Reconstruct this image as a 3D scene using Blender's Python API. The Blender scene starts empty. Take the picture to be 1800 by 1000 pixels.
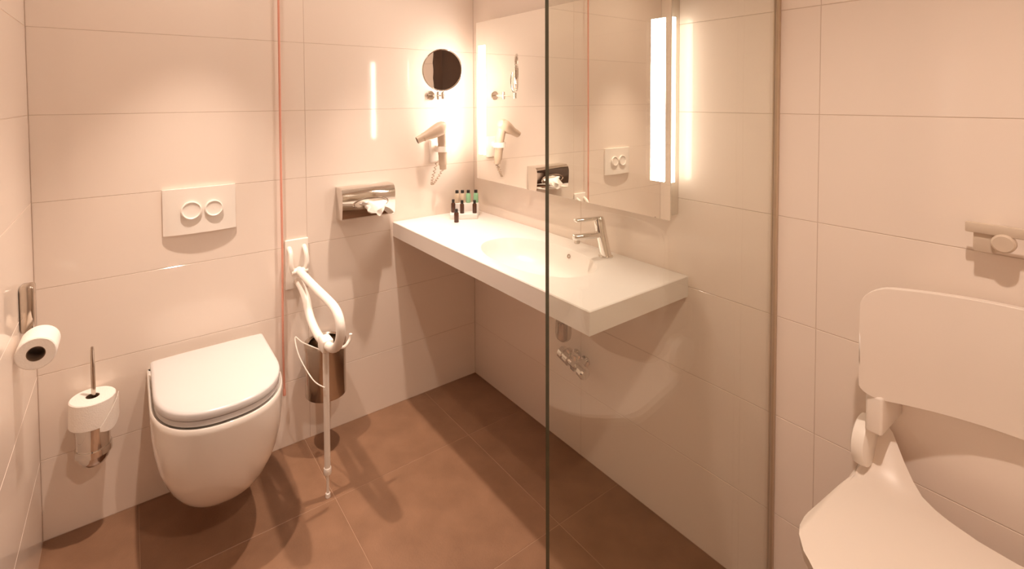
import bpy, bmesh, math, random
from mathutils import Vector, Matrix

random.seed(7)
S = bpy.context.scene
COL = S.collection
PI = math.pi

# ---------------------------------------------------------------- camera
W, H = 1800.0, 1000.0
F_PX, CX, CY = 882.13, 865.38, 201.85
yaw, pitch, roll = math.radians(36.0066), math.radians(1.8803), math.radians(0.28586)
fw = Vector((math.sin(yaw)*math.cos(pitch), math.cos(yaw)*math.cos(pitch), -math.sin(pitch)))
rt = Vector((math.cos(yaw), -math.sin(yaw), 0))
dn = fw.cross(rt)
r2 = math.cos(roll)*rt + math.sin(roll)*dn
d2 = -math.sin(roll)*rt + math.cos(roll)*dn
cam = bpy.data.cameras.new('camera')
cam.sensor_width = 36.0
cam.sensor_fit = 'HORIZONTAL'
cam.lens = F_PX*36.0/W
cam.shift_x = (W/2-CX)/W
cam.shift_y = (CY-H/2)/W
cam.clip_start = 0.02
co = bpy.data.objects.new('camera', cam)
M = Matrix.Identity(4)
for i in range(3):
    M[i][0], M[i][1], M[i][2] = r2[i], -d2[i], -fw[i]
M[0][3], M[1][3], M[2][3] = -1.5436, -2.2992, 1.5365
co.matrix_world = M
COL.objects.link(co)
S.camera = co

# ---------------------------------------------------------------- world, light levels, exposure
wd = bpy.data.worlds.new('world')
wd.use_nodes = True
wd.node_tree.nodes['Background'].inputs[0].default_value = (0.9, 0.75, 0.6, 1)
wd.node_tree.nodes['Background'].inputs[1].default_value = 0.05
S.world = wd
S.view_settings.view_transform = 'Standard'
S.view_settings.look = 'None'
S.view_settings.gamma = 1.0
S.view_settings.use_curve_mapping = False
S.view_settings.exposure = 0.15
try:
    S.cycles.use_denoising = True
    S.cycles.denoiser = 'OPENIMAGEDENOISE'
    S.cycles.max_bounces = 14
    S.cycles.diffuse_bounces = 8
    S.cycles.glossy_bounces = 6
    S.cycles.transparent_max_bounces = 16
    S.cycles.sample_clamp_indirect = 8.0
except Exception:
    pass
LAMP_COL = (1.0, 0.80, 0.665)
STRIP_COL = (1.0, 0.86, 0.74)
SPOT_W = 104.0
SHOWER_W = 56.0
STRIP_E = 32.0
SIDE_E = 9.0
# recessed ceiling spots: (x, y, power, words for the label)
CEIL = 2.40
DOWNLIGHTS = [(-1.33, -0.42, SPOT_W, 64, 'recessed chrome ceiling spotlight above the toilet'),
              (-0.60, -0.46, SPOT_W, 64, 'recessed chrome ceiling spotlight above the vanity counter edge'),
              (-0.95, -2.15, SHOWER_W, 140, 'recessed chrome ceiling spotlight above the shower seat')]


# ---------------------------------------------------------------- helpers
def mat(name, col, rough=0.5, metal=0.0, ior=1.5, noise=None, bump=None, coat=0.0, sss=0.0, trans=0.0):
    m = bpy.data.materials.new(name)
    m.use_nodes = True
    nt = m.node_tree
    b = nt.nodes['Principled BSDF']
    b.inputs['Base Color'].default_value = (*col, 1)
    b.inputs['Roughness'].default_value = rough
    b.inputs['Metallic'].default_value = metal
    b.inputs['IOR'].default_value = ior
    b.inputs['Coat Weight'].default_value = coat
    if coat:
        b.inputs['Coat Roughness'].default_value = 0.05
    if trans:
        b.inputs['Transmission Weight'].default_value = trans
    tc = nt.nodes.new('ShaderNodeTexCoord')
    if noise:
        sc, amt, col2 = noise
        n = nt.nodes.new('ShaderNodeTexNoise')
        n.inputs['Scale'].default_value = sc
        n.inputs['Detail'].default_value = 6
        nt.links.new(tc.outputs['Object'], n.inputs['Vector'])
        r = nt.nodes.new('ShaderNodeValToRGB')
        r.color_ramp.elements[0].position = 0.5-amt
        r.color_ramp.elements[1].position = 0.5+amt
        r.color_ramp.elements[0].color = (*col, 1)
        r.color_ramp.elements[1].color = (*col2, 1)
        nt.links.new(n.outputs['Fac'], r.inputs['Fac'])
        nt.links.new(r.outputs['Color'], b.inputs['Base Color'])
    if bump:
        sc, st = bump
        n = nt.nodes.new('ShaderNodeTexNoise')
        n.inputs['Scale'].default_value = sc
        nt.links.new(tc.outputs['Object'], n.inputs['Vector'])
        bp = nt.nodes.new('ShaderNodeBump')
        bp.inputs['Strength'].default_value = st
        bp.inputs['Distance'].default_value = 0.002
        nt.links.new(n.outputs['Fac'], bp.inputs['Height'])
        nt.links.new(bp.outputs['Normal'], b.inputs['Normal'])
    return m


def emit(name, col, e):
    m = bpy.data.materials.new(name)
    m.use_nodes = True
    b = m.node_tree.nodes['Principled BSDF']
    b.inputs['Base Color'].default_value = (0.9, 0.88, 0.85, 1)
    b.inputs['Roughness'].default_value = 0.3
    b.inputs['Emission Color'].default_value = (*col, 1)
    b.inputs['Emission Strength'].default_value = e
    return m


def glass_mat():
    m = bpy.data.materials.new('shower_glass')
    m.use_nodes = True
    nt = m.node_tree
    for n in list(nt.nodes):
        if n.type != 'OUTPUT_MATERIAL':
            nt.nodes.remove(n)
    out = [n for n in nt.nodes if n.type == 'OUTPUT_MATERIAL'][0]
    g = nt.nodes.new('ShaderNodeNewGeometry')
    mi = nt.nodes.new('ShaderNodeMix')
    mi.data_type = 'FLOAT'
    mi.inputs[2].default_value = 1.52
    mi.inputs[3].default_value = 1/1.52
    nt.links.new(g.outputs['Backfacing'], mi.inputs[0])
    fr = nt.nodes.new('ShaderNodeFresnel')
    nt.links.new(mi.outputs[0], fr.inputs['IOR'])
    tr = nt.nodes.new('ShaderNodeBsdfTransparent')
    tr.inputs['Color'].default_value = (0.955, 0.963, 0.935, 1)
    gl = nt.nodes.new('ShaderNodeBsdfGlossy')
    gl.inputs['Roughness'].default_value = 0.0
    gl.inputs['Color'].default_value = (1, 1, 1, 1)
    mx = nt.nodes.new('ShaderNodeMixShader')
    nt.links.new(fr.outputs[0], mx.inputs[0])
    nt.links.new(tr.outputs[0], mx.inputs[1])
    nt.links.new(gl.outputs[0], mx.inputs[2])
    nt.links.new(mx.outputs[0], out.inputs['Surface'])
    return m


M_TILE = mat('glazed_wall_tile', (0.835, 0.735, 0.65), 0.07, noise=(1.3, 0.3, (0.845, 0.748, 0.663)))
M_GROUT = mat('wall_grout', (0.60, 0.49, 0.405), 0.9, bump=(300, 0.3))
M_FTILE = mat('brown_floor_tile', (0.200, 0.105, 0.058), 0.42, noise=(9, 0.28, (0.285, 0.155, 0.090)), bump=(160, 0.25))
M_FGROUT = mat('floor_grout', (0.42, 0.27, 0.18), 0.9, bump=(300, 0.3))
M_CEIL = mat('ceiling_paint', (0.86, 0.82, 0.77), 0.9, bump=(120, 0.1))
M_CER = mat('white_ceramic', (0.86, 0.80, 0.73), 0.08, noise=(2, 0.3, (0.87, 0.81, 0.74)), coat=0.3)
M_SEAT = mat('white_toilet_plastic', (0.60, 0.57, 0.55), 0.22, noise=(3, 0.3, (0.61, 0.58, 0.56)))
M_SOLID = mat('white_solid_surface', (0.84, 0.80, 0.76), 0.28, noise=(4, 0.3, (0.85, 0.81, 0.77)))
M_PLAST = mat('white_plastic', (0.84, 0.78, 0.71), 0.32, noise=(5, 0.3, (0.85, 0.79, 0.72)))
M_CREAM = mat('cream_shower_plastic', (0.80, 0.715, 0.635), 0.36, noise=(5, 0.3, (0.81, 0.725, 0.645)))
M_CHROME = mat('chrome', (0.80, 0.77, 0.73), 0.06, 1.0, noise=(6, 0.3, (0.82, 0.79, 0.75)))
M_STEEL = mat('brushed_steel', (0.56, 0.49, 0.42), 0.15, 1.0, noise=(40, 0.3, (0.60, 0.53, 0.46)))
M_SATIN = mat('satin_aluminium', (0.66, 0.55, 0.44), 0.45, 0.25, noise=(40, 0.3, (0.68, 0.57, 0.46)))
M_MIRROR = mat('mirror_silver', (0.90, 0.88, 0.84), 0.0, 1.0, noise=(2, 0.3, (0.905, 0.885, 0.845)))
M_MIRSIDE = mat('mirror_body_aluminium', (0.72, 0.66, 0.58), 0.35, 0.6, noise=(20, 0.3, (0.73, 0.67, 0.59)))
M_PAPER = mat('toilet_paper', (0.87, 0.82, 0.76), 0.95, bump=(220, 0.5), noise=(30, 0.3, (0.88, 0.83, 0.77)))
M_CARD = mat('cardboard_core', (0.16, 0.10, 0.06), 0.9, noise=(40, 0.3, (0.19, 0.12, 0.075)))
M_BLACK = mat('black_plastic', (0.012, 0.009, 0.007), 0.4, noise=(20, 0.3, (0.016, 0.012, 0.009)))
M_AMBER = mat('dark_amber_bottle', (0.07, 0.026, 0.013), 0.18, noise=(20, 0.3, (0.085, 0.033, 0.017)))
M_GREEN = mat('mint_bottle', (0.30, 0.60, 0.36), 0.3, noise=(20, 0.3, (0.34, 0.64, 0.40)))
M_BEIGE = mat('beige_bottle', (0.66, 0.54, 0.40), 0.3, noise=(20, 0.3, (0.68, 0.56, 0.42)))
M_LABEL = mat('white_bottle_label', (0.84, 0.80, 0.74), 0.5, noise=(20, 0.3, (0.85, 0.81, 0.75)))
M_RED = mat('red_cord', (0.68, 0.30, 0.22), 0.7, noise=(200, 0.3, (0.72, 0.34, 0.25)))
M_WALNUT = mat('dark_walnut', (0.055, 0.024, 0.012), 0.4, noise=(5, 0.25, (0.08, 0.037, 0.018)))
M_RUBBER = mat('grey_rubber', (0.30, 0.27, 0.24), 0.8, noise=(60, 0.3, (0.33, 0.30, 0.26)))
M_EDGE = mat('green_glass_edge', (0.065, 0.066, 0.036), 0.12, noise=(12, 0.3, (0.09, 0.09, 0.052)))
M_CHANNEL = mat('bronze_wall_channel', (0.55, 0.42, 0.30), 0.35, 0.3, noise=(20, 0.3, (0.57, 0.44, 0.31)))
M_DRYER = mat('ivory_dryer_plastic', (0.52, 0.40, 0.30), 0.4, noise=(9, 0.3, (0.54, 0.415, 0.315)))
M_GLASS = glass_mat()
M_STRIP = emit('lit_strip_diffuser', STRIP_COL, STRIP_E)
M_SIDE = emit('lit_side_diffuser', STRIP_COL, SIDE_E)
M_LAMP = emit('lit_lamp_lens', LAMP_COL, 165.0)


class MB:
    """collects geometry; build() links it as one mesh object"""
    def __init__(self):
        self.v, self.f, self.m = [], [], []

    def add(self, vs, fs, mi=0):
        o = len(self.v)
        self.v += [tuple(a) for a in vs]
        self.f += [tuple(i+o for i in a) for a in fs]
        self.m += [mi]*len(fs)
        return self

    def box(self, x0, x1, y0, y1, z0, z1, bev=0.0, seg=2, mi=0, rot=None):
        bm = bmesh.new()
        bmesh.ops.create_cube(bm, size=1)
        c = Vector(((x0+x1)/2, (y0+y1)/2, (z0+z1)/2))
        for v in bm.verts:
            v.co = Vector((v.co.x*abs(x1-x0), v.co.y*abs(y1-y0), v.co.z*abs(z1-z0)))
        if bev > 0:
            bmesh.ops.bevel(bm, geom=bm.edges[:], offset=bev, segments=seg, profile=0.5, affect='EDGES')
        if rot is not None:
            bmesh.ops.transform(bm, matrix=rot, verts=bm.verts[:])
        bm.verts.index_update()
        self.add([v.co+c for v in bm.verts], [[v.index for v in f.verts] for f in bm.faces], mi)
        bm.free()
        return self

    def loft(self, rings, closed=True, cap0=True, cap1=True, mi=0):
        n = len(rings[0])
        vs = [p for r in rings for p in r]
        fs = []
        for i in range(len(rings)-1):
            for j in range(n if closed else n-1):
                k = (j+1) % n
                fs.append((i*n+j, i*n+k, (i+1)*n+k, (i+1)*n+j))
        if cap0:
            fs.append(tuple(range(n-1, -1, -1)))
        if cap1:
            fs.append(tuple((len(rings)-1)*n+j for j in range(n)))
        return self.add(vs, fs, mi)

    def frame(self, d):
        d = Vector(d).normalized()
        u = d.orthogonal().normalized()
        return u, d.cross(u).normalized()

    def lathe(self, prof, base=(0, 0, 0), axis=(0, 0, 1), n=32, cap0=True, cap1=True, mi=0, sx=1.0):
        """prof: (radius, height) along axis"""
        b, a = Vector(base), Vector(axis).normalized()
        u, w = self.frame(a)
        rings = []
        for r, h in prof:
            rings.append([b+a*h+u*(r*sx*math.cos(2*PI*j/n))+w*(r*math.sin(2*PI*j/n)) for j in range(n)])
        return self.loft(rings, True, cap0, cap1, mi)

    def tube(self, pts, r, n=12, mi=0, caps=True):
        pts = [Vector(p) for p in pts]
        rr = r if isinstance(r, (list, tuple)) else [r]*len(pts)
        t0 = (pts[1]-pts[0]).normalized()
        u = t0.orthogonal().normalized()
        rings = []
        for i, p in enumerate(pts):
            t = (pts[min(i+1, len(pts)-1)]-pts[max(i-1, 0)]).normalized()
            u = (u-t*u.dot(t)).normalized()
            w = t.cross(u)
            rings.append([p+rr[i]*(u*math.cos(2*PI*j/n)+w*math.sin(2*PI*j/n)) for j in range(n)])
        return self.loft(rings, True, caps, caps, mi)

    def build(self, name, mats, parent=None, smooth=35):
        me = bpy.data.meshes.new(name)
        me.from_pydata(self.v, [], self.f)
        bm = bmesh.new()
        bm.from_mesh(me)
        bmesh.ops.recalc_face_normals(bm, faces=bm.faces[:])
        bm.to_mesh(me)
        bm.free()
        if not isinstance(mats, (list, tuple)):
            mats = [mats]
        for m in mats:
            me.materials.append(m)
        for p, i in zip(me.polygons, self.m):
            p.material_index = i
        if smooth:
            for p in me.polygons:
                p.use_smooth = True
            me.set_sharp_from_angle(angle=math.radians(smooth))
        o = bpy.data.objects.new(name, me)
        COL.objects.link(o)
        if parent is not None:
            attach(o, parent)
        return o


def attach(o, parent):
    o.parent = parent
    o.matrix_parent_inverse = Matrix.Translation(-world_loc(parent))


def world_loc(o):
    p = Vector(o.location)
    return p


def thing(name, loc, label, cat, group=None):
    o = bpy.data.objects.new(name, None)
    o.empty_display_size = 0.05
    o.location = loc
    COL.objects.link(o)
    return tag(o, label, cat, group)


def tag(o, label, cat, group=None):
    o['label'] = label
    o['category'] = cat
    if group:
        o['group'] = group
    return o


def struct(o, label=None):
    o['kind'] = 'structure'
    if label:
        o['label'] = label
    return o


def sub(o, parent):
    """make o a sub-part of a mesh part whose object transform is identity in world"""
    o.parent = parent
    o.matrix_parent_inverse = Matrix.Identity(4)
    return o


def smooth_path(pts, k=6, closed=False):
    P = [Vector(p) for p in pts]
    out = []
    n = len(P)
    for i in range(n-1):
        p0, p1, p2, p3 = P[max(i-1, 0)], P[i], P[i+1], P[min(i+2, n-1)]
        for j in range(k):
            t = j/k
            out.append(0.5*((2*p1)+(p2-p0)*t+(2*p0-5*p1+4*p2-p3)*t*t+(3*p1-p0-3*p2+p3)*t**3))
    out.append(P[-1])
    return out


def sstep(a, b, x):
    t = max(0.0, min(1.0, (x-a)/(b-a)))
    return t*t*(3-2*t)


# ---------------------------------------------------------------- room shell
XL, YB = -1.817, -3.0          # left wall plane, rear wall plane
ROWS = [0.0] + [0.287+0.3*i for i in range(7)] + [CEIL]
GAP, TT = 0.0018, 0.009
tile_cache = {}


def tile_mesh(w, h, m, key):
    k = (round(w, 4), round(h, 4), key)
    if k in tile_cache:
        return tile_cache[k]
    b = MB()
    c = 0.0007
    a, d = (w-GAP)/2, (h-GAP)/2
    b.loft([[(-a, -d, -TT), (a, -d, -TT), (a, d, -TT), (-a, d, -TT)],
            [(-a, -d, -c), (a, -d, -c), (a, d, -c), (-a, d, -c)],
            [(-a+c, -d+c, 0), (a-c, -d+c, 0), (a-c, d-c, 0), (-a+c, d-c, 0)]])
    me = bpy.data.meshes.new('tile')
    me.from_pydata(b.v, [], b.f)
    bm = bmesh.new()
    bm.from_mesh(me)
    bmesh.ops.recalc_face_normals(bm, faces=bm.faces[:])
    bm.to_mesh(me)
    bm.free()
    me.materials.append(m)
    tile_cache[k] = me
    return me


def tile_at(parent, centre, X, Y, Z, w, h, m, key):
    o = bpy.data.objects.new('tile', tile_mesh(w, h, m, key))
    R = Matrix((X, Y, Z)).transposed().to_4x4()
    o.matrix_world = Matrix.Translation(centre) @ R
    COL.objects.link(o)
    o.parent = parent
    return o


def slab(name, x0, x1, y0, y1, z0, z1, m, label):
    return struct(MB().box(x0, x1, y0, y1, z0, z1).build(name, m, smooth=0), label)


BK = 0.0010                      # grout sits this far behind the tile face
wall_back = slab('wall_back', XL-0.1, 0.1, BK, 0.12, -0.02, CEIL, M_GROUT, 'white glossy tiled wall behind the toilet')
wall_right = slab('wall_right', BK, 0.12, YB-0.1, BK, -0.02, CEIL, M_GROUT, 'white glossy tiled wall behind the vanity and shower seat')
wall_rear = slab('wall_rear', XL-0.1, 0.1, YB-0.12, YB-BK, -0.02, CEIL, M_GROUT, 'white glossy tiled wall at the shower end')
wl = MB()
DY0, DY1, DZ = -0.74, -1.56, 2.087
wl.box(XL-0.12, XL-BK, DY0, 0.1, -0.02, CEIL)
wl.box(XL-0.12, XL-BK, YB-0.1, DY1, -0.02, CEIL)
wl.box(XL-0.12, XL-BK, DY1, DY0, DZ, CEIL)
wall_left = struct(wl.build('wall_left', M_GROUT, smooth=0), 'white glossy tiled wall holding the toilet roll and the door')
ceiling = slab('ceiling', XL-0.1, 0.1, YB-0.1, 0.1, CEIL, CEIL+0.1, M_CEIL, 'plain white ceiling')
floor = slab('floor', XL-0.1, 0.1, YB-0.1, 0.1, -0.1, -BK, M_FGROUT, 'brown stone tiled floor')


def tile_wall(parent, kind, edges, rows, skip=None):
    for i in range(len(edges)-1):
        for j in range(len(rows)-1):
            a, b = edges[i], edges[i+1]
            z0, z1 = rows[j], rows[j+1]
            if skip and skip((a+b)/2, (z0+z1)/2):
                continue
            u, z, w, h = (a+b)/2, (z0+z1)/2, abs(b-a), z1-z0
            if kind == 'back':
                tile_at(parent, (u, 0, z), (1, 0, 0), (0, 0, 1), (0, -1, 0), w, h, M_TILE, 'w')
            elif kind == 'right':
                tile_at(parent, (0, u, z), (0, -1, 0), (0, 0, 1), (-1, 0, 0), w, h, M_TILE, 'w')
            elif kind == 'left':
                tile_at(parent, (XL, u, z), (0, 1, 0), (0, 0, 1), (1, 0, 0), w, h, M_TILE, 'w')
            elif kind == 'rear':
                tile_at(parent, (u, YB, z), (-1, 0, 0), (0, 0, 1), (0, 1, 0), w, h, M_TILE, 'w')


tile_wall(wall_back, 'back', [XL, -0.905, 0.0], ROWS)
tile_wall(wall_right, 'right', [YB, -2.61, -1.71, -0.81, 0.0], ROWS)
tile_wall(wall_left, 'left', [YB, -2.40, DY1, DY0, 0.0], ROWS,
          lambda u, z: DY1 < u < DY0 and z < DZ)
tile_wall(wall_rear, 'rear', [XL, -0.905, 0.0], ROWS)
fx = [0.0, -0.318, -0.930, -1.545, XL]
fy = [0.0, -0.415, -1.012, -1.609, -2.206, -2.803, YB]
for i in range(len(fx)-1):
    for j in range(len(fy)-1):
        w, h = fx[i]-fx[i+1], fy[j]-fy[j+1]
        o = tile_at(floor, ((fx[i]+fx[i+1])/2, (fy[j]+fy[j+1])/2, 0), (1, 0, 0), (0, 1, 0), (0, 0, 1), w, h, M_FTILE, 'f')

# dark walnut door in the left wall (seen in the round mirror)
door = struct(MB().box(XL-0.075, XL-0.035, DY1+0.05, DY0-0.05, 0.005, DZ-0.05, 0.003).build('door_1', M_WALNUT),
              'dark walnut door in the left wall')
fr = MB()
fr.box(XL-0.11, XL+0.006, DY1, DY1+0.05, 0, DZ, 0.002)
fr.box(XL-0.11, XL+0.006, DY0-0.05, DY0, 0, DZ, 0.002)
fr.box(XL-0.11, XL+0.006, DY1+0.05, DY0-0.05, DZ-0.05, DZ, 0.002)
sub(fr.build('door_frame', M_WALNUT), door)
hd = MB()
hd.lathe([(0.024, 0), (0.024, 0.008), (0.009, 0.009), (0.009, 0.045)], (XL-0.035, DY0-0.11, 1.02), (1, 0, 0), 20)
hd.tube([(XL+0.008, DY0-0.11, 1.02), (XL+0.008, DY0-0.23, 1.02)], 0.009)
sub(hd.build('door_handle', M_CHROME), door)

# ceiling spots
for x, y, pw, cone, lab in DOWNLIGHTS:
    t = thing('ceiling_spotlight', (x, y, CEIL), lab, 'lamp', 'recessed ceiling spotlights')
    MB().lathe([(0.034, 0.0), (0.047, 0.0), (0.047, -0.004), (0.040, -0.007), (0.034, -0.003), (0.034, 0.0)], (x, y, CEIL), n=32, cap0=False, cap1=False).build('trim_ring', M_CHROME, t)
    MB().lathe([(0.034, 0.0), (0.034, -0.0015)], (x, y, CEIL), n=32).build('lens', M_LAMP, t)
    ld = bpy.data.lights.new('spot_light', 'SPOT')
    ld.energy = pw
    ld.color = LAMP_COL
    ld.spot_size = math.radians(cone)
    ld.spot_blend = 1.0
    ld.shadow_soft_size = 0.022
    lo = bpy.data.objects.new('spot_light', ld)
    lo.location = (x, y, CEIL-0.035)
    COL.objects.link(lo)
    attach(lo, t)

# ---------------------------------------------------------------- vanity counter with oval basin
VX, VY, VT, VB = -0.488, -1.315, 0.925, 0.853
ct = thing('vanity_counter', (-0.24, -0.65, VB), 'long white vanity counter with a moulded oval basin', 'counter')
b = MB()
NB = 72
bc, ax_, ay_ = (-0.268, -0.825), 0.163, 0.275
oval = []
for j in range(NB):
    a = 2*PI*j/NB
    c, s = math.cos(a), math.sin(a)
    e = 2/2.2
    oval.append((math.copysign(abs(c)**e, c), math.copysign(abs(s)**e, s)))
x0, x1, y0, y1 = VX, -0.0008, VY, -0.0008
rect = []
for ox, oy in oval:
    dx, dy = ox*ax_, oy*ay_
    ts = []
    if dx > 1e-9: ts.append((x1-bc[0])/dx)
    if dx < -1e-9: ts.append((x0-bc[0])/dx)
    if dy > 1e-9: ts.append((y1-bc[1])/dy)
    if dy < -1e-9: ts.append((y0-bc[1])/dy)
    t_ = min(ts)
    rect.append([bc[0]+dx*t_, bc[1]+dy*t_])
for cx_, cy_ in ((x0, y0), (x0, y1), (x1, y0), (x1, y1)):   # snap nearest samples to the corners
    k = min(range(NB), key=lambda i: (rect[i][0]-cx_)**2+(rect[i][1]-cy_)**2)
    rect[k] = [cx_, cy_]
rings = []
for inset, z in ((0.0, VB), (0.0, VT-0.003), (0.003, VT)):
    rr = []
    for px, py in rect:
        qx = min(max(px, x0+inset), x1-inset)
        qy = min(max(py, y0+inset), y1-inset)
        rr.append((qx, qy, z))
    rings.append(rr)
for sc, z in ((1.03, VT), (1.0, VT-0.0015), (0.975, VT-0.010), (0.93, VT-0.035), (0.86, VT-0.062), (0.74, VT-0.085), (0.52, VT-0.103), (0.28, VT-0.110), (0.07, VT-0.113)):
    rings.append([(bc[0]+ox*ax_*sc, bc[1]+oy*ay_*sc, z) for ox, oy in oval])
b.loft(rings, cap0=False, cap1=True)
# underside with the bowl hump
rings = [[(px, py, VB) for px, py in rect]]
for sc, z in ((1.06, VB), (0.97, VB-0.012), (0.8, VB-0.024), (0.5, VB-0.042), (0.12, VB-0.052)):
    rings.append([(bc[0]+ox*ax_*sc, bc[1]+oy*ay_*sc, z) for ox, oy in oval])
b.loft(rings, cap0=False, cap1=True)
b.build('countertop', M_SOLID, ct, smooth=28)
MB().lathe([(0.001, 0), (0.024, 0.0), (0.026, 0.002), (0.022, 0.004), (0.0, 0.004)], (bc[0], bc[1], VT-0.1125), n=24, cap0=False, cap1=False).build('basin_drain', M_CHROME, ct)
MB().lathe([(0.0085, 0), (0.0085, 0.003), (0.005, 0.003), (0.004, 0.0)], (bc[0]+ax_*0.945, bc[1]-0.03, VT-0.028), (-1, 0, 0.35), 20).build('overflow_hole', M_STEEL, ct)
# waste outlet and trap stub under the basin
tr = thing('basin_trap', (-0.205, -0.917, 0.602), 'brown-shaded round basin trap cup hanging under the white counter', 'drain trap')
MB().lathe([(0.015, 0.185), (0.015, 0.085), (0.030, 0.078), (0.031, 0.030), (0.028, 0.012), (0.018, 0.002), (0.0, 0.0)], (-0.205, -0.917, 0.602), n=28, cap1=False).build('trap_cup', M_STEEL, tr)
MB().tube(smooth_path([(-0.205, -0.917, 0.66), (-0.12, -0.917, 0.66), (-0.0008, -0.917, 0.66)], 4), 0.014).build('outlet_pipe', M_STEEL, tr)

# ---------------------------------------------------------------- mixer tap
fa = thing('basin_tap', (-0.07, -1.0, VT), 'chrome single-lever basin tap at the back of the counter', 'tap')
FB = Vector((-0.066, -1.005, VT))
FT = Vector((-0.074, -0.975, VT+0.148))
b = MB()
b.lathe([(0.028, 0), (0.028, 0.004), (0.0235, 0.006)], FB, n=28)
b.tube([FB+(FT-FB)*t for t in (0.0, 0.3, 0.6, 0.8)], [0.023, 0.021, 0.0205, 0.021], 24)
b.build('tap_body', M_CHROME, fa)
sd = Vector((-1, 0.22, 0)).normalized()
sb = FB+(FT-FB)*0.56
rot = Matrix.Rotation(math.atan2(sd.y, sd.x), 4, 'Z')
cen = sb+sd*0.065
MB().box(cen.x-0.062, cen.x+0.062, cen.y-0.014, cen.y+0.014, cen.z-0.009, cen.z+0.012, 0.006, 3, rot=rot).build('spout', M_CHROME, fa)
ae = sb+sd*0.112
MB().lathe([(0.011, -0.008), (0.011, -0.020), (0.008, -0.022), (0.0, -0.022)], ae, n=20).build('aerator', M_STEEL, fa)
b = MB()
hp = FB+(FT-FB)*0.80
b.tube([hp, hp+(FT-FB)*0.12, FT], [0.0215, 0.021, 0.016], 24)
lc = FT+sd*0.045
b.box(lc.x-0.062, lc.x+0.062, lc.y-0.012, lc.y+0.012, FT.z-0.008, FT.z+0.003, 0.004, 3, rot=rot)
b.build('lever', M_CHROME, fa)

# ---------------------------------------------------------------- chrome stop valves on the right wall
va = thing('stop_valve', (-0.04, -0.80, 0.42), 'chrome twin stop valve on the wall under the counter', 'valve')
vd = Vector((-0.12, -0.97, -0.17)).normalized()
V0 = Vector((-0.050, -0.748, 0.442))
MB().lathe([(0.024, -0.004), (0.028, 0.0), (0.028, 0.022), (0.022, 0.024), (0.022, 0.032), (0.028, 0.034), (0.028, 0.060), (0.019, 0.064), (0.019, 0.082)], V0, vd, 28).build('valve_body', M_CHROME, va)
MB().lathe([(0.019, 0.082), (0.025, 0.084), (0.025, 0.106), (0.014, 0.110), (0.014, 0.124)], V0, vd, 6).build('coupling_nut', M_CHROME, va)
MB().lathe([(0.014, 0.122), (0.024, 0.126), (0.026, 0.152), (0.021, 0.160), (0.0, 0.161)], V0, vd, 16).build('valve_knob', M_CHROME, va)
for s in (0.043, 0.095):
    p = V0+vd*s
    MB().lathe([(0.022, 0.0), (0.022, 0.006), (0.012, 0.008), (0.012, abs(p.x))], (0.0, p.y, p.z), (-1, 0, 0), 20).build('wall_stub', M_CHROME, va)
for s in (0.050, 0.095):
    p = V0+vd*s
    MB().lathe([(0.009, 0.016), (0.009, 0.032), (0.012, 0.032), (0.012, 0.043), (0.006, 0.046)], p, (0, 0, 1), 14).build('spindle', M_CHROME, va)

# ---------------------------------------------------------------- illuminated wall mirror
MX, MY0, MY1, MZ0, MZ1 = -0.065, -0.125, -1.287, 1.118, 1.930
mi = thing('lit_wall_mirror', (0, -0.70, MZ0), 'large rectangular wall mirror with a glowing light strip near each end', 'mirror')
MB().box(-0.040, -0.0008, MY1+0.012, MY0-0.012, MZ0+0.012, MZ1-0.012, 0.001, 1).build('mirror_body', M_MIRSIDE, mi)
SZ0, SZ1 = 1.248, 1.807
MB().box(MX, MX+0.005, MY1, MY0, MZ0, MZ1, 0.001, 1).build('mirror_glass', M_MIRROR, mi)
for ya, yb in ((-1.264, -1.208), (-0.204, -0.148)):
    MB().box(MX-0.003, MX+0.001, ya, yb, SZ0, SZ1, 0.0012, 1).build('light_strip', M_STRIP, mi)
for yy, s in ((MY1, 1), (MY0, -1)):
    MB().box(MX+0.0052, MX+0.0250, min(yy, yy+s*0.011), max(yy, yy+s*0.011), SZ0, SZ1).build('side_diffuser', M_SIDE, mi)

# ---------------------------------------------------------------- toilet
TXC = -1.302
to = thing('toilet', (TXC, 0, 0.14), 'white wall-hung toilet with closed lid', 'toilet')


def dring(a, yf, yr, z, n=48, e=2.35, str_=0.50, ry=0.0):
    """D outline: flat at the back (y = yr), rounded at the front (y = -yf)"""
    ys = yr-(yf+yr)*str_
    pts = []
    for j in range(n+1):
        t = PI*j/n
        c, s = math.cos(t), math.sin(t)
        pts.append((TXC+math.copysign(abs(c)**(2/e), c)*a, ys-(yf+ys)*(abs(s)**(2/e)), z))
    k = 6
    for j in range(1, k+1):
        pts.append((TXC-a, ys+(yr-ys)*j/k, z))
    for j in range(1, k):
        pts.append((TXC-a+2*a*j/k, yr, z))
    for j in range(k, 0, -1):
        pts.append((TXC+a, ys+(yr-ys)*j/k, z))
    return pts


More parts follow.
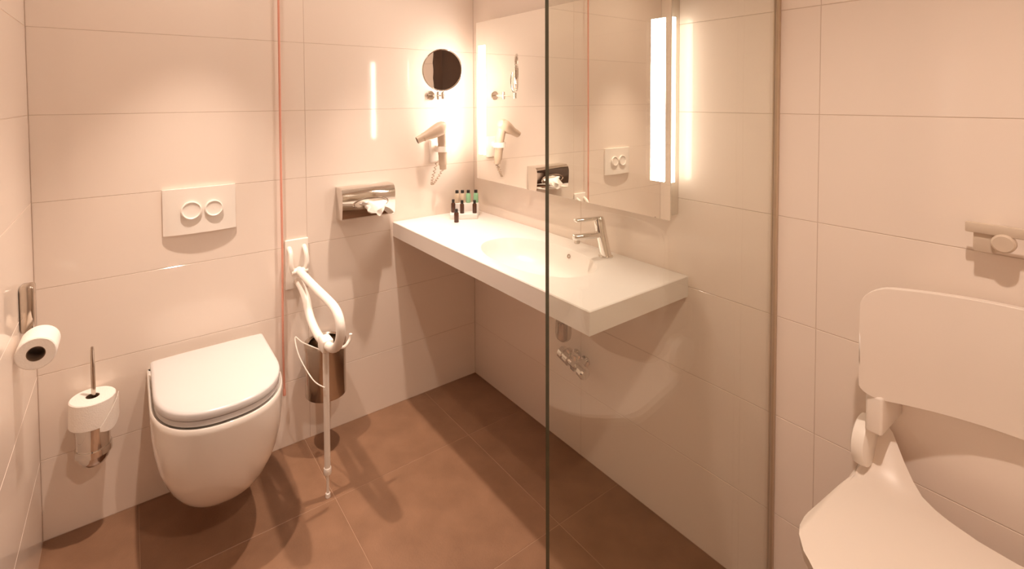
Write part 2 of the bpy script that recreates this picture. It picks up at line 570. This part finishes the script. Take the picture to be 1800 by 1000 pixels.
bowl = [(0.500, 0.195, 0.520), (0.508, 0.203, 0.530), (0.504, 0.206, 0.534), (0.485, 0.2065, 0.535), (0.42, 0.2050, 0.530), (0.36, 0.200, 0.519), (0.30, 0.191, 0.500),
        (0.25, 0.178, 0.474), (0.21, 0.164, 0.448), (0.18, 0.150, 0.423), (0.155, 0.135, 0.397), (0.142, 0.122, 0.375), (0.134, 0.104, 0.350), (0.130, 0.080, 0.318)]
MB().loft([dring(a, f, -0.0008, z) for z, a, f in bowl]).build('bowl', M_CER, to, smooth=50)
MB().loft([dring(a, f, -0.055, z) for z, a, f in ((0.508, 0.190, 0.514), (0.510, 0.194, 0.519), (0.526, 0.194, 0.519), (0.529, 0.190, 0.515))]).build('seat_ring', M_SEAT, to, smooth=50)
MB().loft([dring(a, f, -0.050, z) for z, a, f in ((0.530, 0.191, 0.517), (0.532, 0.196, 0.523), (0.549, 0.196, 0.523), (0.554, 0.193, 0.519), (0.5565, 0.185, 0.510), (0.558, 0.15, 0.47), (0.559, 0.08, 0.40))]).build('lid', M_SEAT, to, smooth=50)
for s in (-1, 1):
    MB().lathe([(0.012, -0.02), (0.013, -0.018), (0.013, 0.018), (0.012, 0.02)], (TXC+s*0.11, -0.034, 0.522), (1, 0, 0), 16).build('hinge', M_CHROME, to)

# ---------------------------------------------------------------- flush plate
fl = thing('flush_plate', (-1.318, 0, 1.0), 'white curved dual flush plate on the wall above the toilet', 'flush plate')
FX0, FX1, FZ0, FZ1 = -1.445, -1.192, 1.012, 1.190
rings = []
NR = 20
for i in range(9):
    t = i/8
    z = FZ0+(FZ1-FZ0)*t
    ring = []
    for j in range(NR+1):
        u = j/NR
        bow = 0.010+0.016*math.sin(PI*u)**0.6*(1-0.55*t)
        ring.append((FX0+(FX1-FX0)*u, -bow, z))
    for j in range(NR, -1, -1):
        ring.append((FX0+(FX1-FX0)*(j/NR), -0.0008, z))
    rings.append(ring)
MB().loft(rings).build('plate', M_PLAST, fl, smooth=40)
for cx_, rr in ((-1.351, 0.036), (-1.273, 0.033)):
    bt = MB().lathe([(rr, 0.0), (rr, 0.0085), (rr-0.004, 0.0105), (rr-0.007, 0.008), (rr-0.010, 0.0065), (0.0, 0.0085)], (cx_, -0.0215, 1.103), (0, -1, 0.06), 36, cap1=False).build('flush_button', M_PLAST, fl)

# ---------------------------------------------------------------- spare roll, brush holder, brush
BX, BY = -1.668, -0.068
bh = thing('brush_holder', (BX, BY, 0.25), 'chrome wall-mounted toilet brush cup below the spare roll', 'brush holder')
MB().lathe([(0.0, 0.252), (0.022, 0.254), (0.038, 0.266), (0.046, 0.285), (0.049, 0.31), (0.049, 0.402), (0.046, 0.402), (0.046, 0.31), (0.0, 0.27)], (BX, BY, 0), n=36, cap0=False, cap1=False).build('cup', M_CHROME, bh)
b = MB()
b.lathe([(0.0535, 0.300), (0.0535, 0.322), (0.0495, 0.322), (0.0495, 0.300), (0.0535, 0.300)], (BX, BY, 0), n=36, cap0=False, cap1=False)
b.box(BX-0.014, BX+0.014, BY+0.045, -0.0008, 0.29, 0.335, 0.003)
b.build('wall_bracket', M_CHROME, bh)
br = thing('toilet_brush', (BX, BY, 0.285), 'thin steel toilet brush handle standing up through the spare roll', 'toilet brush')
MB().lathe([(0.0065, 0.30), (0.0065, 0.60), (0.0055, 0.66), (0.004, 0.672), (0.0, 0.674)], (BX+0.004, BY, 0), n=16).build('handle', M_STEEL, br)
b = MB()
b.lathe([(0.012, 0.285), (0.036, 0.292), (0.038, 0.36), (0.012, 0.375)], (BX, BY, 0), n=24)
b.build('brush_head', M_LABEL, br)


def roll(name, c, axis, r, rc, ln, label, group):
    t = thing(name, c, label, 'toilet roll', group)
    a = Vector(axis).normalized()
    c = Vector(c)
    MB().lathe([(rc, -ln/2), (r-0.003, -ln/2), (r, -ln/2+0.003), (r, ln/2-0.003), (r-0.003, ln/2), (rc, ln/2)], c, a, 44, False, False).build('paper', M_PAPER, t)
    MB().lathe([(rc, -ln/2+0.001), (rc, ln/2-0.001), (rc-0.002, ln/2-0.001), (rc-0.002, -ln/2+0.001), (rc, -ln/2+0.001)], c, a, 32, False, False).build('cardboard_core', M_CARD, t)
    return t


rl = roll('toilet_roll', (BX, BY, 0.4515), (0.03, 0.01, 1), 0.066, 0.020, 0.092, 'spare white toilet roll pushed over the brush handle', 'toilet rolls')
# loose sheet hanging at the right of the spare roll
b = MB()
ring0, ring1 = [], []
for j in range(13):
    a = -0.1-1.15*j/12
    rr = 0.0685+0.006*(1-j/12)
    q = (BX+rr*math.cos(a), BY+rr*math.sin(a))
    lo = 0.395-0.018*math.sin(j/12*PI)+0.02*(1-j/12)
    ring0.append((q[0], q[1], 0.493-0.085*(j/12)**1.3))
    ring1.append((q[0], q[1], lo))
n13 = 13
vs = ring0+ring1+[(x+0.0012*math.cos(0.6), y-0.0012, z) for x, y, z in ring0]+[(x+0.0012, y-0.0012, z) for x, y, z in ring1]
fs = []
for j in range(12):
    fs += [(j, j+1, 13+j+1, 13+j), (26+j+1, 26+j, 39+j, 39+j+1), (j+1, j, 26+j, 26+j+1), (13+j, 13+j+1, 39+j+1, 39+j)]
fs += [(0, 13, 39, 26), (25, 12, 38, 51)]
b.add(vs, fs)
b.build('loose_sheet', M_PAPER, rl)

# ---------------------------------------------------------------- toilet roll holder on the left wall
RC = Vector((-1.768, -0.372, 0.826))
th = thing('toilet_roll_holder', (XL, -0.28, 0.83), 'chrome toilet roll holder on the left wall', 'roll holder')
b = MB()
b.box(XL+0.0008, XL+0.034, -0.300, -0.245, 0.845, 0.985, 0.008, 3)
b.build('mount_plate', M_STEEL, th)
b = MB()
b.tube(smooth_path([(XL+0.018, -0.272, 0.86), (XL+0.03, -0.275, 0.835), (RC.x-0.01, -0.29, RC.z+0.004), (RC.x, -0.31, RC.z), (RC.x, -0.345, RC.z)], 5), 0.0055)
b.build('spindle_arm', M_CHROME, th)
roll('toilet_roll', RC, (0, 1, 0), 0.0455, 0.021, 0.10, 'half-used white toilet roll on the chrome wall holder', 'toilet rolls')

# ---------------------------------------------------------------- fold-down grab rail with leg
GX = -0.952
gr = thing('grab_rail', (GX, 0, 0.70), 'white fold-down grab rail with floor leg beside the toilet', 'grab rail')
MB().box(GX-0.052, GX+0.050, -0.013, -0.0008, 0.700, 0.920, 0.005, 3).build('wall_plate', M_PLAST, gr)
b = MB()
for s in (-0.034, 0.030):
    b.tube(smooth_path([(GX+s, -0.010, 0.885), (GX+s*1.0, -0.040, 0.865), (GX+s*1.05, -0.050, 0.82), (GX+s*0.8, -0.042, 0.785)], 5), 0.010, 10)
b.tube([(GX-0.034, -0.042, 0.785), (GX+0.034, -0.042, 0.785)], 0.015, 14)
b.build('hinge_bracket', M_PLAST, gr)
loop = [(-0.035, 0.787), (-0.10, 0.785), (-0.28, 0.782), (-0.44, 0.782), (-0.505, 0.778), (-0.548, 0.760), (-0.567, 0.728), (-0.560, 0.690), (-0.530, 0.650),
        (-0.48, 0.620), (-0.41, 0.604), (-0.33, 0.598), (-0.265, 0.606), (-0.210, 0.625), (-0.172, 0.652), (-0.145, 0.690), (-0.10, 0.716), (-0.045, 0.730), (-0.012, 0.733)]
MB().tube(smooth_path([(GX, y, z) for y, z in loop], 5), 0.0165, 16).build('rail_loop', M_PLAST, gr)
MB().box(GX-0.022, GX+0.022, -0.425, -0.362, 0.578, 0.628, 0.008, 3).build('leg_clamp', M_PLAST, gr)
lg = MB().tube([(GX, -0.392, 0.585), (GX, -0.392, 0.10)], 0.0115, 14).build('support_leg', M_PLAST, gr)
MB().lathe([(0.0055, 0.11), (0.0055, 0.018), (0.009, 0.016), (0.010, 0.0015), (0.009, 0.0002)], (GX, -0.392, 0), n=16).build('leg_foot', M_PLAST, gr)
MB().lathe([(0.0135, 0.118), (0.015, 0.112), (0.015, 0.098), (0.0135, 0.092)], (GX, -0.392, 0), n=16).build('leg_collar', M_PLAST, gr)
MB().tube(smooth_path([(GX-0.010, -0.405, 0.44), (GX-0.04, -0.36, 0.46), (GX-0.065, -0.27, 0.52), (GX-0.06, -0.19, 0.565), (GX-0.045, -0.24, 0.56), (GX-0.02, -0.33, 0.566), (GX-0.012, -0.38, 0.575)], 6), 0.0023, 8).build('wire_stay', M_PLAST, gr)
MB().tube(smooth_path([(GX+0.012, -0.46, 0.612), (GX+0.05, -0.455, 0.600), (GX+0.075, -0.45, 0.620), (GX+0.078, -0.45, 0.640)], 5), 0.006, 10).build('paper_hook', M_PLAST, gr)

# ---------------------------------------------------------------- wall-mounted waste bin
wb = thing('waste_bin', (-0.855, -0.10, 0.20), 'round brushed steel waste bin on the wall behind the grab rail', 'waste bin')
WX, WY, WR = -0.862, -0.100, 0.086
MB().lathe([(WR-0.006, 0.240), (WR, 0.244), (WR, 0.465), (WR-0.003, 0.468), (WR-0.004, 0.465), (WR-0.004, 0.25), (0.0, 0.25)], (WX, WY, 0), n=48, cap0=True, cap1=False).build('bin_body', M_STEEL, wb)
MB().lathe([(WR+0.003, 0.450), (WR+0.003, 0.472), (WR-0.012, 0.478), (WR-0.018, 0.472), (WR-0.018, 0.46), (WR+0.003, 0.450)], (WX, WY, 0), n=48, cap0=False, cap1=False).build('rim', M_STEEL, wb)
MB().box(WX-0.04, WX+0.04, WY+WR-0.006, -0.0008, 0.33, 0.44, 0.003).build('wall_bracket', M_STEEL, wb)

# ---------------------------------------------------------------- emergency cord
ec = thing('emergency_cord', (-1.018, -0.02, 0.25), 'thin red emergency pull cord hanging beside the toilet', 'pull cord')
MB().tube(smooth_path([(-1.012, -0.022, CEIL-0.02), (-1.013, -0.022, 1.9), (-1.0155, -0.022, 1.3), (-1.016, -0.022, 0.9), (-1.020, -0.022, 0.5), (-1.0185, -0.022, 0.27)], 8), 0.0046, 8).build('cord', M_RED, ec)
MB().lathe([(0.03, 0.0), (0.03, -0.012), (0.012, -0.024), (0.0, -0.024)], (-1.012, -0.022, CEIL), n=24).build('ceiling_switch', M_PLAST, ec)
MB().lathe([(0.0046, 0.03), (0.0065, 0.022), (0.0065, 0.0), (0.0, -0.002)], (-1.0185, -0.022, 0.245), n=12).build('cord_end', M_RED, ec)

# ---------------------------------------------------------------- tissue dispenser
td = thing('tissue_dispenser', (-0.645, 0, 0.98), 'chrome tissue box dispenser on the wall left of the counter', 'tissue box')
KX0, KX1, KZ0, KZ1 = -0.772, -0.515, 0.985, 1.130
prof = [(-0.0008, KZ0), (-0.072, KZ0), (-0.082, KZ0+0.010), (-0.088, KZ0+0.055), (-0.090, KZ1-0.035), (-0.083, KZ1-0.012), (-0.068, KZ1), (-0.0008, KZ1)]
prof = [(y, z) for y, z in prof]
MB().loft([[(x, y, z) for y, z in prof] for x in (KX0, KX0+0.001, KX1-0.001, KX1)]).build('case', M_CHROME, td, smooth=50)
b = MB()
sx, sz = (KX0+KX1)/2+0.006, KZ0+0.068
ringa, ringb, ringc = [], [], []
for j in range(36):
    a = 2*PI*j/36
    ringa.append((sx+0.088*math.cos(a), -0.0885, sz+0.030*math.sin(a)))
    ringb.append((sx+0.084*math.cos(a), -0.0935, sz+0.027*math.sin(a)))
    ringc.append((sx+0.078*math.cos(a), -0.0890, sz+0.022*math.sin(a)))
b.loft([ringa, ringb, ringc])
b.build('slot_rim', M_STEEL, td)
ts = MB()
rings = []
for i in range(8):
    t = i/7
    ring = []
    for j in range(18):
        a = 2*PI*j/18
        wv = 0.010*math.sin(3*a+4*t)+0.006*math.sin(5*a+9*t)
        ring.append((sx+0.01+(0.060-0.026*t+wv)*math.cos(a), -0.0915-0.050*t+0.010*t*math.sin(2*a+2*t), sz-0.004+(0.014+0.008*math.sin(t*PI)+wv*0.6)*math.sin(a)-0.022*t*t+0.012*t*math.cos(2*a)))
    rings.append(ring)
ts = ts.loft(rings).build('paper_tissue', M_PAPER, smooth=60)
tag(ts, 'crumpled white tissue sticking out of the chrome dispenser', 'tissue')

# ---------------------------------------------------------------- magnifying mirror on arm
mm = thing('magnifying_mirror', (-0.27, 0, 1.5), 'small round magnifying mirror on a swivel arm', 'mirror')
MC = Vector((-0.298, -0.170, 1.676))
n_ = Vector((-0.7555, -0.655, -0.005)).normalized()
MB().lathe([(0.0, -0.010), (0.090, -0.010), (0.100, -0.006), (0.103, 0.0), (0.103, 0.004), (0.0995, 0.006), (0.0975, 0.0045), (0.0970, 0.0015)], MC, n_, 64, False, False).build('mirror_frame', M_CHROME, mm)
MB().lathe([(0.03, 0.00208), (0.06, 0.0023), (0.0975, 0.0028)], MC, n_, 64, True, False).build('mirror_face', M_MIRROR, mm)
b = MB()
bk = MC-n_*0.010
b.tube(smooth_path([bk+Vector((0, 0, -0.11)), bk-n_*0.012+Vector((0, 0, -0.10)), bk-n_*0.022+Vector((0, 0, -0.05)), bk-n_*0.014], 5), 0.005, 10)
b.lathe([(0.009, -0.016), (0.009, 0.016)], bk+Vector((0, 0, -0.125)), (0, 0, 1), 16)
b.tube([bk+Vector((0, 0, -0.128)), Vector((-0.272, -0.085, 1.552))], 0.005, 10)
b.lathe([(0.009, -0.02), (0.009, 0.02)], Vector((-0.272, -0.085, 1.552)), (0, 0, 1), 16)
b.tube([Vector((-0.272, -0.085, 1.552)), Vector((-0.270, -0.006, 1.552))], 0.006, 10)
b.build('swivel_arm', M_CHROME, mm)
MB().lathe([(0.024, 0.0008), (0.024, 0.008), (0.020, 0.011), (0.0, 0.011)], (-0.270, 0, 1.552), (0, -1, 0), 28).build('wall_rose', M_CHROME, mm)

# ---------------------------------------------------------------- hair dryer on its wall holder
hdh = thing('dryer_holder', (-0.24, 0, 1.25), 'pale wall holder gripping the hair dryer below the round mirror', 'dryer holder')
MB().box(-0.285, -0.205, -0.022, -0.0008, 1.205, 1.325, 0.009, 3).build('holder_plate', M_PLAST, hdh)
b = MB()
b.lathe([(0.036, -0.014), (0.036, 0.014), (0.030, 0.014), (0.030, -0.014), (0.036, -0.014)], (-0.246, -0.080, 1.280), (0, 0, 1), 32, False, False)
b.box(-0.256, -0.236, -0.052, -0.020, 1.266, 1.294, 0.002)
b.build('holder_ring', M_PLAST, hdh)
hy = thing('hair_dryer', (-0.24, -0.07, 1.17), 'beige hotel hair dryer with coiled cord hanging on the wall', 'hair dryer')
hdv = Vector((-0.90, 0.19, -0.42)).normalized()
HB = Vector((-0.262, -0.098, 1.388))
MB().lathe([(0.0, -0.034), (0.020, -0.030), (0.033, -0.012), (0.036, 0.010), (0.032, 0.040), (0.026, 0.070), (0.022, 0.092), (0.0215, 0.105), (0.019, 0.105), (0.019, 0.08), (0.0, 0.08)], HB, hdv, 32, False, False).build('barrel', M_DRYER, hy)
MB().lathe([(0.0235, 0.098), (0.022, 0.118), (0.020, 0.140), (0.017, 0.140), (0.018, 0.11)], HB, hdv, 28, False, False, sx=0.8).build('nozzle', M_DRYER, hy)
MB().tube(smooth_path([HB+Vector((0.006, 0.0, 0.030)), HB+Vector((0.004, 0, 0.0)), (-0.250, -0.086, 1.33), (-0.246, -0.080, 1.27), (-0.242, -0.074, 1.21), (-0.238, -0.070, 1.175)], 5), [0.018]*4+[0.025]*8+[0.0235]*5+[0.022]*5+[0.018]*4, 20).build('grip', M_DRYER, hy)
cp = []
for i in range(150):
    t = i/149
    a = t*2*PI*17
    base = Vector((-0.240-0.05*math.sin(PI*t*0.95), -0.062+0.035*t, 1.165-0.09*math.sin(PI*t)+0.045*t))
    cp.append(base+Vector((0.006*math.cos(a), 0.006*math.sin(a), 0)))
cp = [Vector((-0.238, -0.070, 1.178))]+cp+[Vector((-0.240, -0.016, 1.215))]
MB().tube(cp, 0.0020, 6).build('coiled_cord', M_DRYER, hy)

# ---------------------------------------------------------------- toiletries on a stepped tray
u_ = Vector((0.86, -0.50, 0)).normalized()
v_ = Vector((-0.50, -0.86, 0)).normalized()
ang = math.atan2(u_.y, u_.x)
RZ = Matrix.Rotation(ang, 4, 'Z')
ty = thing('toiletry_tray', (-0.15, -0.12, VT), 'small white stepped tray in the counter corner holding toiletries', 'tray')
TC = Vector((-0.122, -0.098, 0))
TF = TC+v_*0.058-u_*0.012
MB().box(TC.x-0.070, TC.x+0.070, TC.y-0.020, TC.y+0.020, VT+0.0002, VT+0.066, 0.003, 2, rot=RZ).build('back_step', M_SOLID, ty)
MB().box(TF.x-0.070, TF.x+0.070, TF.y-0.037, TF.y+0.037, VT+0.0002, VT+0.026, 0.003, 2, rot=RZ).build('front_step', M_SOLID, ty)


def bottle(name, x, y, z, r, h, mb, mc, ml, label, group):
    t = thing(name, (x, y, z), label, 'bottle', group)
    ch = 0.024 if ml else 0.016
    hb = h-ch
    MB().lathe([(0.0, 0.0), (r*0.9, 0.0), (r, 0.002), (r, hb-0.006), (r*0.8, hb-0.001), (r*0.5, hb), (r*0.5, hb+0.003)], (x, y, z), n=20, cap0=False).build('bottle_body', mb, t)
    MB().lathe([(r*0.66, hb+0.001), (r*0.68, hb+0.002), (r*0.68, h-0.001), (r*0.62, h), (0.0, h)], (x, y, z), n=20, cap1=False).build('cap', mc, t)
    if ml:
        MB().lathe([(r+0.0003, 0.004), (r+0.0003, hb*0.55)], (x, y, z), n=20, cap0=False, cap1=False).build('label_band', ml, t)
    return t


zb = VT+0.0662
for k, (du, mb_, lab) in enumerate(((-0.043, M_BEIGE, 'beige toiletry bottle with black cap, leftmost on the tray back step'),
                                    (-0.015, M_BEIGE, 'beige toiletry bottle with black cap next to the green bottles'),
                                    (0.016, M_GREEN, 'mint green toiletry bottle with black cap beside the beige bottles'),
                                    (0.056, M_GREEN, 'mint green toiletry bottle with black cap, rightmost on the tray'))):
    q = TC+u_*du
    bottle('toiletry_bottle', q.x, q.y, zb, 0.0125, 0.066, mb_, M_BLACK, None, lab, 'small toiletries on the counter')
zf = VT+0.0262
for du, dv, lab in ((-0.052, -0.018, 'dark brown mini bottle, leftmost on the tray front step'),
                    (-0.008, 0.010, 'dark brown mini bottle in the middle of the tray front step'),
                    (0.056, 0.014, 'dark brown mini bottle, rightmost on the tray front step')):
    q = TF+u_*du+v_*dv
    bottle('toiletry_bottle', q.x, q.y, zf, 0.0108, 0.066, M_AMBER, M_BLACK, None, lab, 'small toiletries on the counter')
bottle('toiletry_bottle', -0.240, -0.199, VT+0.0002, 0.0118, 0.066, M_AMBER, M_BLACK, None, 'dark brown mini bottle on the counter in front of the tray', 'small toiletries on the counter')

# ---------------------------------------------------------------- glass shower screen
GY, GXE = -1.599, -0.908
sc_ = thing('shower_screen', (GXE, GY, 0), 'clear frameless glass shower screen with dark green edge beside the vanity counter', 'glass screen')
GT = 0.005
GZ = 2.10
pn = MB()
vs = [(GXE, GY-GT, 0.006), (-0.007, GY-GT, 0.006), (-0.007, GY+GT, 0.006), (GXE, GY+GT, 0.006),
      (GXE, GY-GT, GZ), (-0.007, GY-GT, GZ), (-0.007, GY+GT, GZ), (GXE, GY+GT, GZ)]
pn.add(vs, [(0, 1, 5, 4), (2, 3, 7, 6)], 0)
pn.add(vs, [(3, 0, 4, 7), (4, 5, 6, 7), (0, 3, 2, 1)], 1)
pn.add(vs, [(1, 2, 6, 5)], 2)
pn.build('glass_pane', [M_GLASS, M_EDGE, M_CHANNEL], sc_, smooth=0)
b = MB()
b.box(-0.012, -0.0008, GY-0.0080, GY-0.0053, 0.001, GZ)
b.box(-0.012, -0.0008, GY+0.0053, GY+0.0080, 0.001, GZ)
b.box(-0.006, -0.0008, GY-0.0053, GY+0.0053, 0.001, GZ)
b.build('wall_channel', M_CHANNEL, sc_, smooth=0)
# ---------------------------------------------------------------- folding shower seat
YC = -2.128
ss = thing('folding_shower_chair', (-0.1, YC, 0.6), 'cream plastic folding shower seat with curved backrest', 'shower seat')
rear = [(0.0, -0.128), (0.06, -0.122), (0.11, -0.108), (0.16, -0.085), (0.20, -0.060), (0.23, -0.036), (0.248, -0.022), (0.262, -0.022), (0.272, -0.048), (0.280, -0.100), (0.290, -0.19), (0.299, -0.28), (0.303, -0.325)]
front = [(0.0, -0.520), (0.10, -0.516), (0.18, -0.500), (0.23, -0.478), (0.262, -0.450), (0.285, -0.415), (0.298, -0.380), (0.303, -0.345)]


def lerp(tab, v):
    for (a, p), (c, q) in zip(tab, tab[1:]):
        if a <= v <= c:
            return p+(q-p)*(v-a)/(c-a)
    return tab[-1][1]


def seat_z(x, v):
    z = 0.612+0.105*sstep(-0.125, -0.030, x)*sstep(0.13, 0.25, v)
    z += -0.010*(1-sstep(0.0, 0.26, v))*sstep(-0.50, -0.35, x)
    z -= 0.022*sstep(-0.46, -0.53, x)
    z -= 0.010*sstep(0.285, 0.305, v)
    return z


vv = sorted({round(a, 4) for a, _ in rear} | {round(a, 4) for a, _ in front} | {0.03, 0.085, 0.135, 0.295})
vv = [-a for a in reversed(vv) if a > 0]+vv
NX = 18
top, bot = [], []
for v in vv:
    xr, xf = lerp(rear, abs(v)), lerp(front, abs(v))
    row = []
    for i in range(NX+1):
        x = xr+(xf-xr)*i/NX
        row.append((x, YC+v, seat_z(x, abs(v))))
    top.append(row)
    th_ = 0.024
    bot.append([(x+(0.004 if i == NX else 0), y, z-th_) for i, (x, y, z) in enumerate(row)])
rings = [t_+b_[::-1] for t_, b_ in zip(top, bot)]
pan = MB().loft(rings).build('seat_pan', M_CREAM, ss, smooth=55)
bv = pan.modifiers.new('soften', 'BEVEL')
bv.width = 0.006
bv.segments = 3
bv.limit_method = 'ANGLE'
bv.angle_limit = math.radians(55)
# backrest
rings = []
HV = 0.262
NV, NZ = 28, 12
VS = [-HV+2*HV*i/NV for i in range(NV+1)]
VS = sorted(set(VS[2:-2]) | {s*(HV-0.045*(1-math.sin(k*PI/16))) for k in range(9) for s in (-1, 1)})
for v in VS:
    av = abs(v)/HV
    rc_ = 0.045
    d = max(0.0, abs(v)-(HV-rc_))
    cut = rc_-math.sqrt(max(0.0, rc_**2-d*d))
    zt = 1.092-cut*0.98
    zb_ = 0.818+0.012*av**2+cut*0.75
    x = -0.030-0.118*av**2
    fr_, bk_ = [], []
    for j in range(NZ+1):
        z = zb_+(zt-zb_)*j/NZ
        tz = (z-0.82)/0.27
        xx = x-0.006*math.sin(PI*max(0, min(1, tz)))
        fr_.append((xx-0.018, YC+v, z))
        bk_.append((xx, YC+v, z))
    rings.append(fr_+bk_[::-1])
bk_o = MB().loft(rings).build('backrest', M_CREAM, ss, smooth=55)
bv = bk_o.modifiers.new('soften', 'BEVEL')
bv.width = 0.005
bv.segments = 3
bv.limit_method = 'ANGLE'
bv.angle_limit = math.radians(55)
for s in (-1, 1):
    yb = YC+s*0.238
    b = MB()
    b.box(-0.145, -0.0008, yb-0.017, yb+0.017, 0.745, 0.835, 0.006, 3)
    b.build('wall_bracket', M_CREAM, ss)
    yh = YC+s*0.270
    MB().lathe([(0.050, -0.016), (0.058, -0.012), (0.060, 0.0), (0.058, 0.012), (0.050, 0.016)], (-0.088, yh, 0.690), (0, 1, 0), 40).build('hinge_cap', M_PLAST, ss)
    b = MB()
    b.box(-0.075, -0.0008, yh-0.010, yh+0.010, 0.655, 0.72, 0.004, 2)
    b.build('hinge_arm', M_CREAM, ss)

# ---------------------------------------------------------------- shower wall rail
rr_ = thing('shower_rail', (0, -2.04, 1.21), 'flat horizontal metal rail on the shower wall above the seat', 'rail')
MB().box(-0.064, -0.054, -2.80, -2.024, 1.240, 1.263, 0.003, 2).build('rail_bar', M_SATIN, rr_)
for ya in (-2.072, -2.74):
    MB().box(-0.055, -0.0008, ya, ya+0.036, 1.198, 1.252, 0.004, 2).build('wall_mount', M_SATIN, rr_)
MB().lathe([(0.0195, 0.0), (0.0195, 0.012), (0.016, 0.016), (0.0, 0.016)], (-0.054, -2.085, 1.226), (-1, 0, 0), 28).build('end_knob', M_SATIN, rr_)
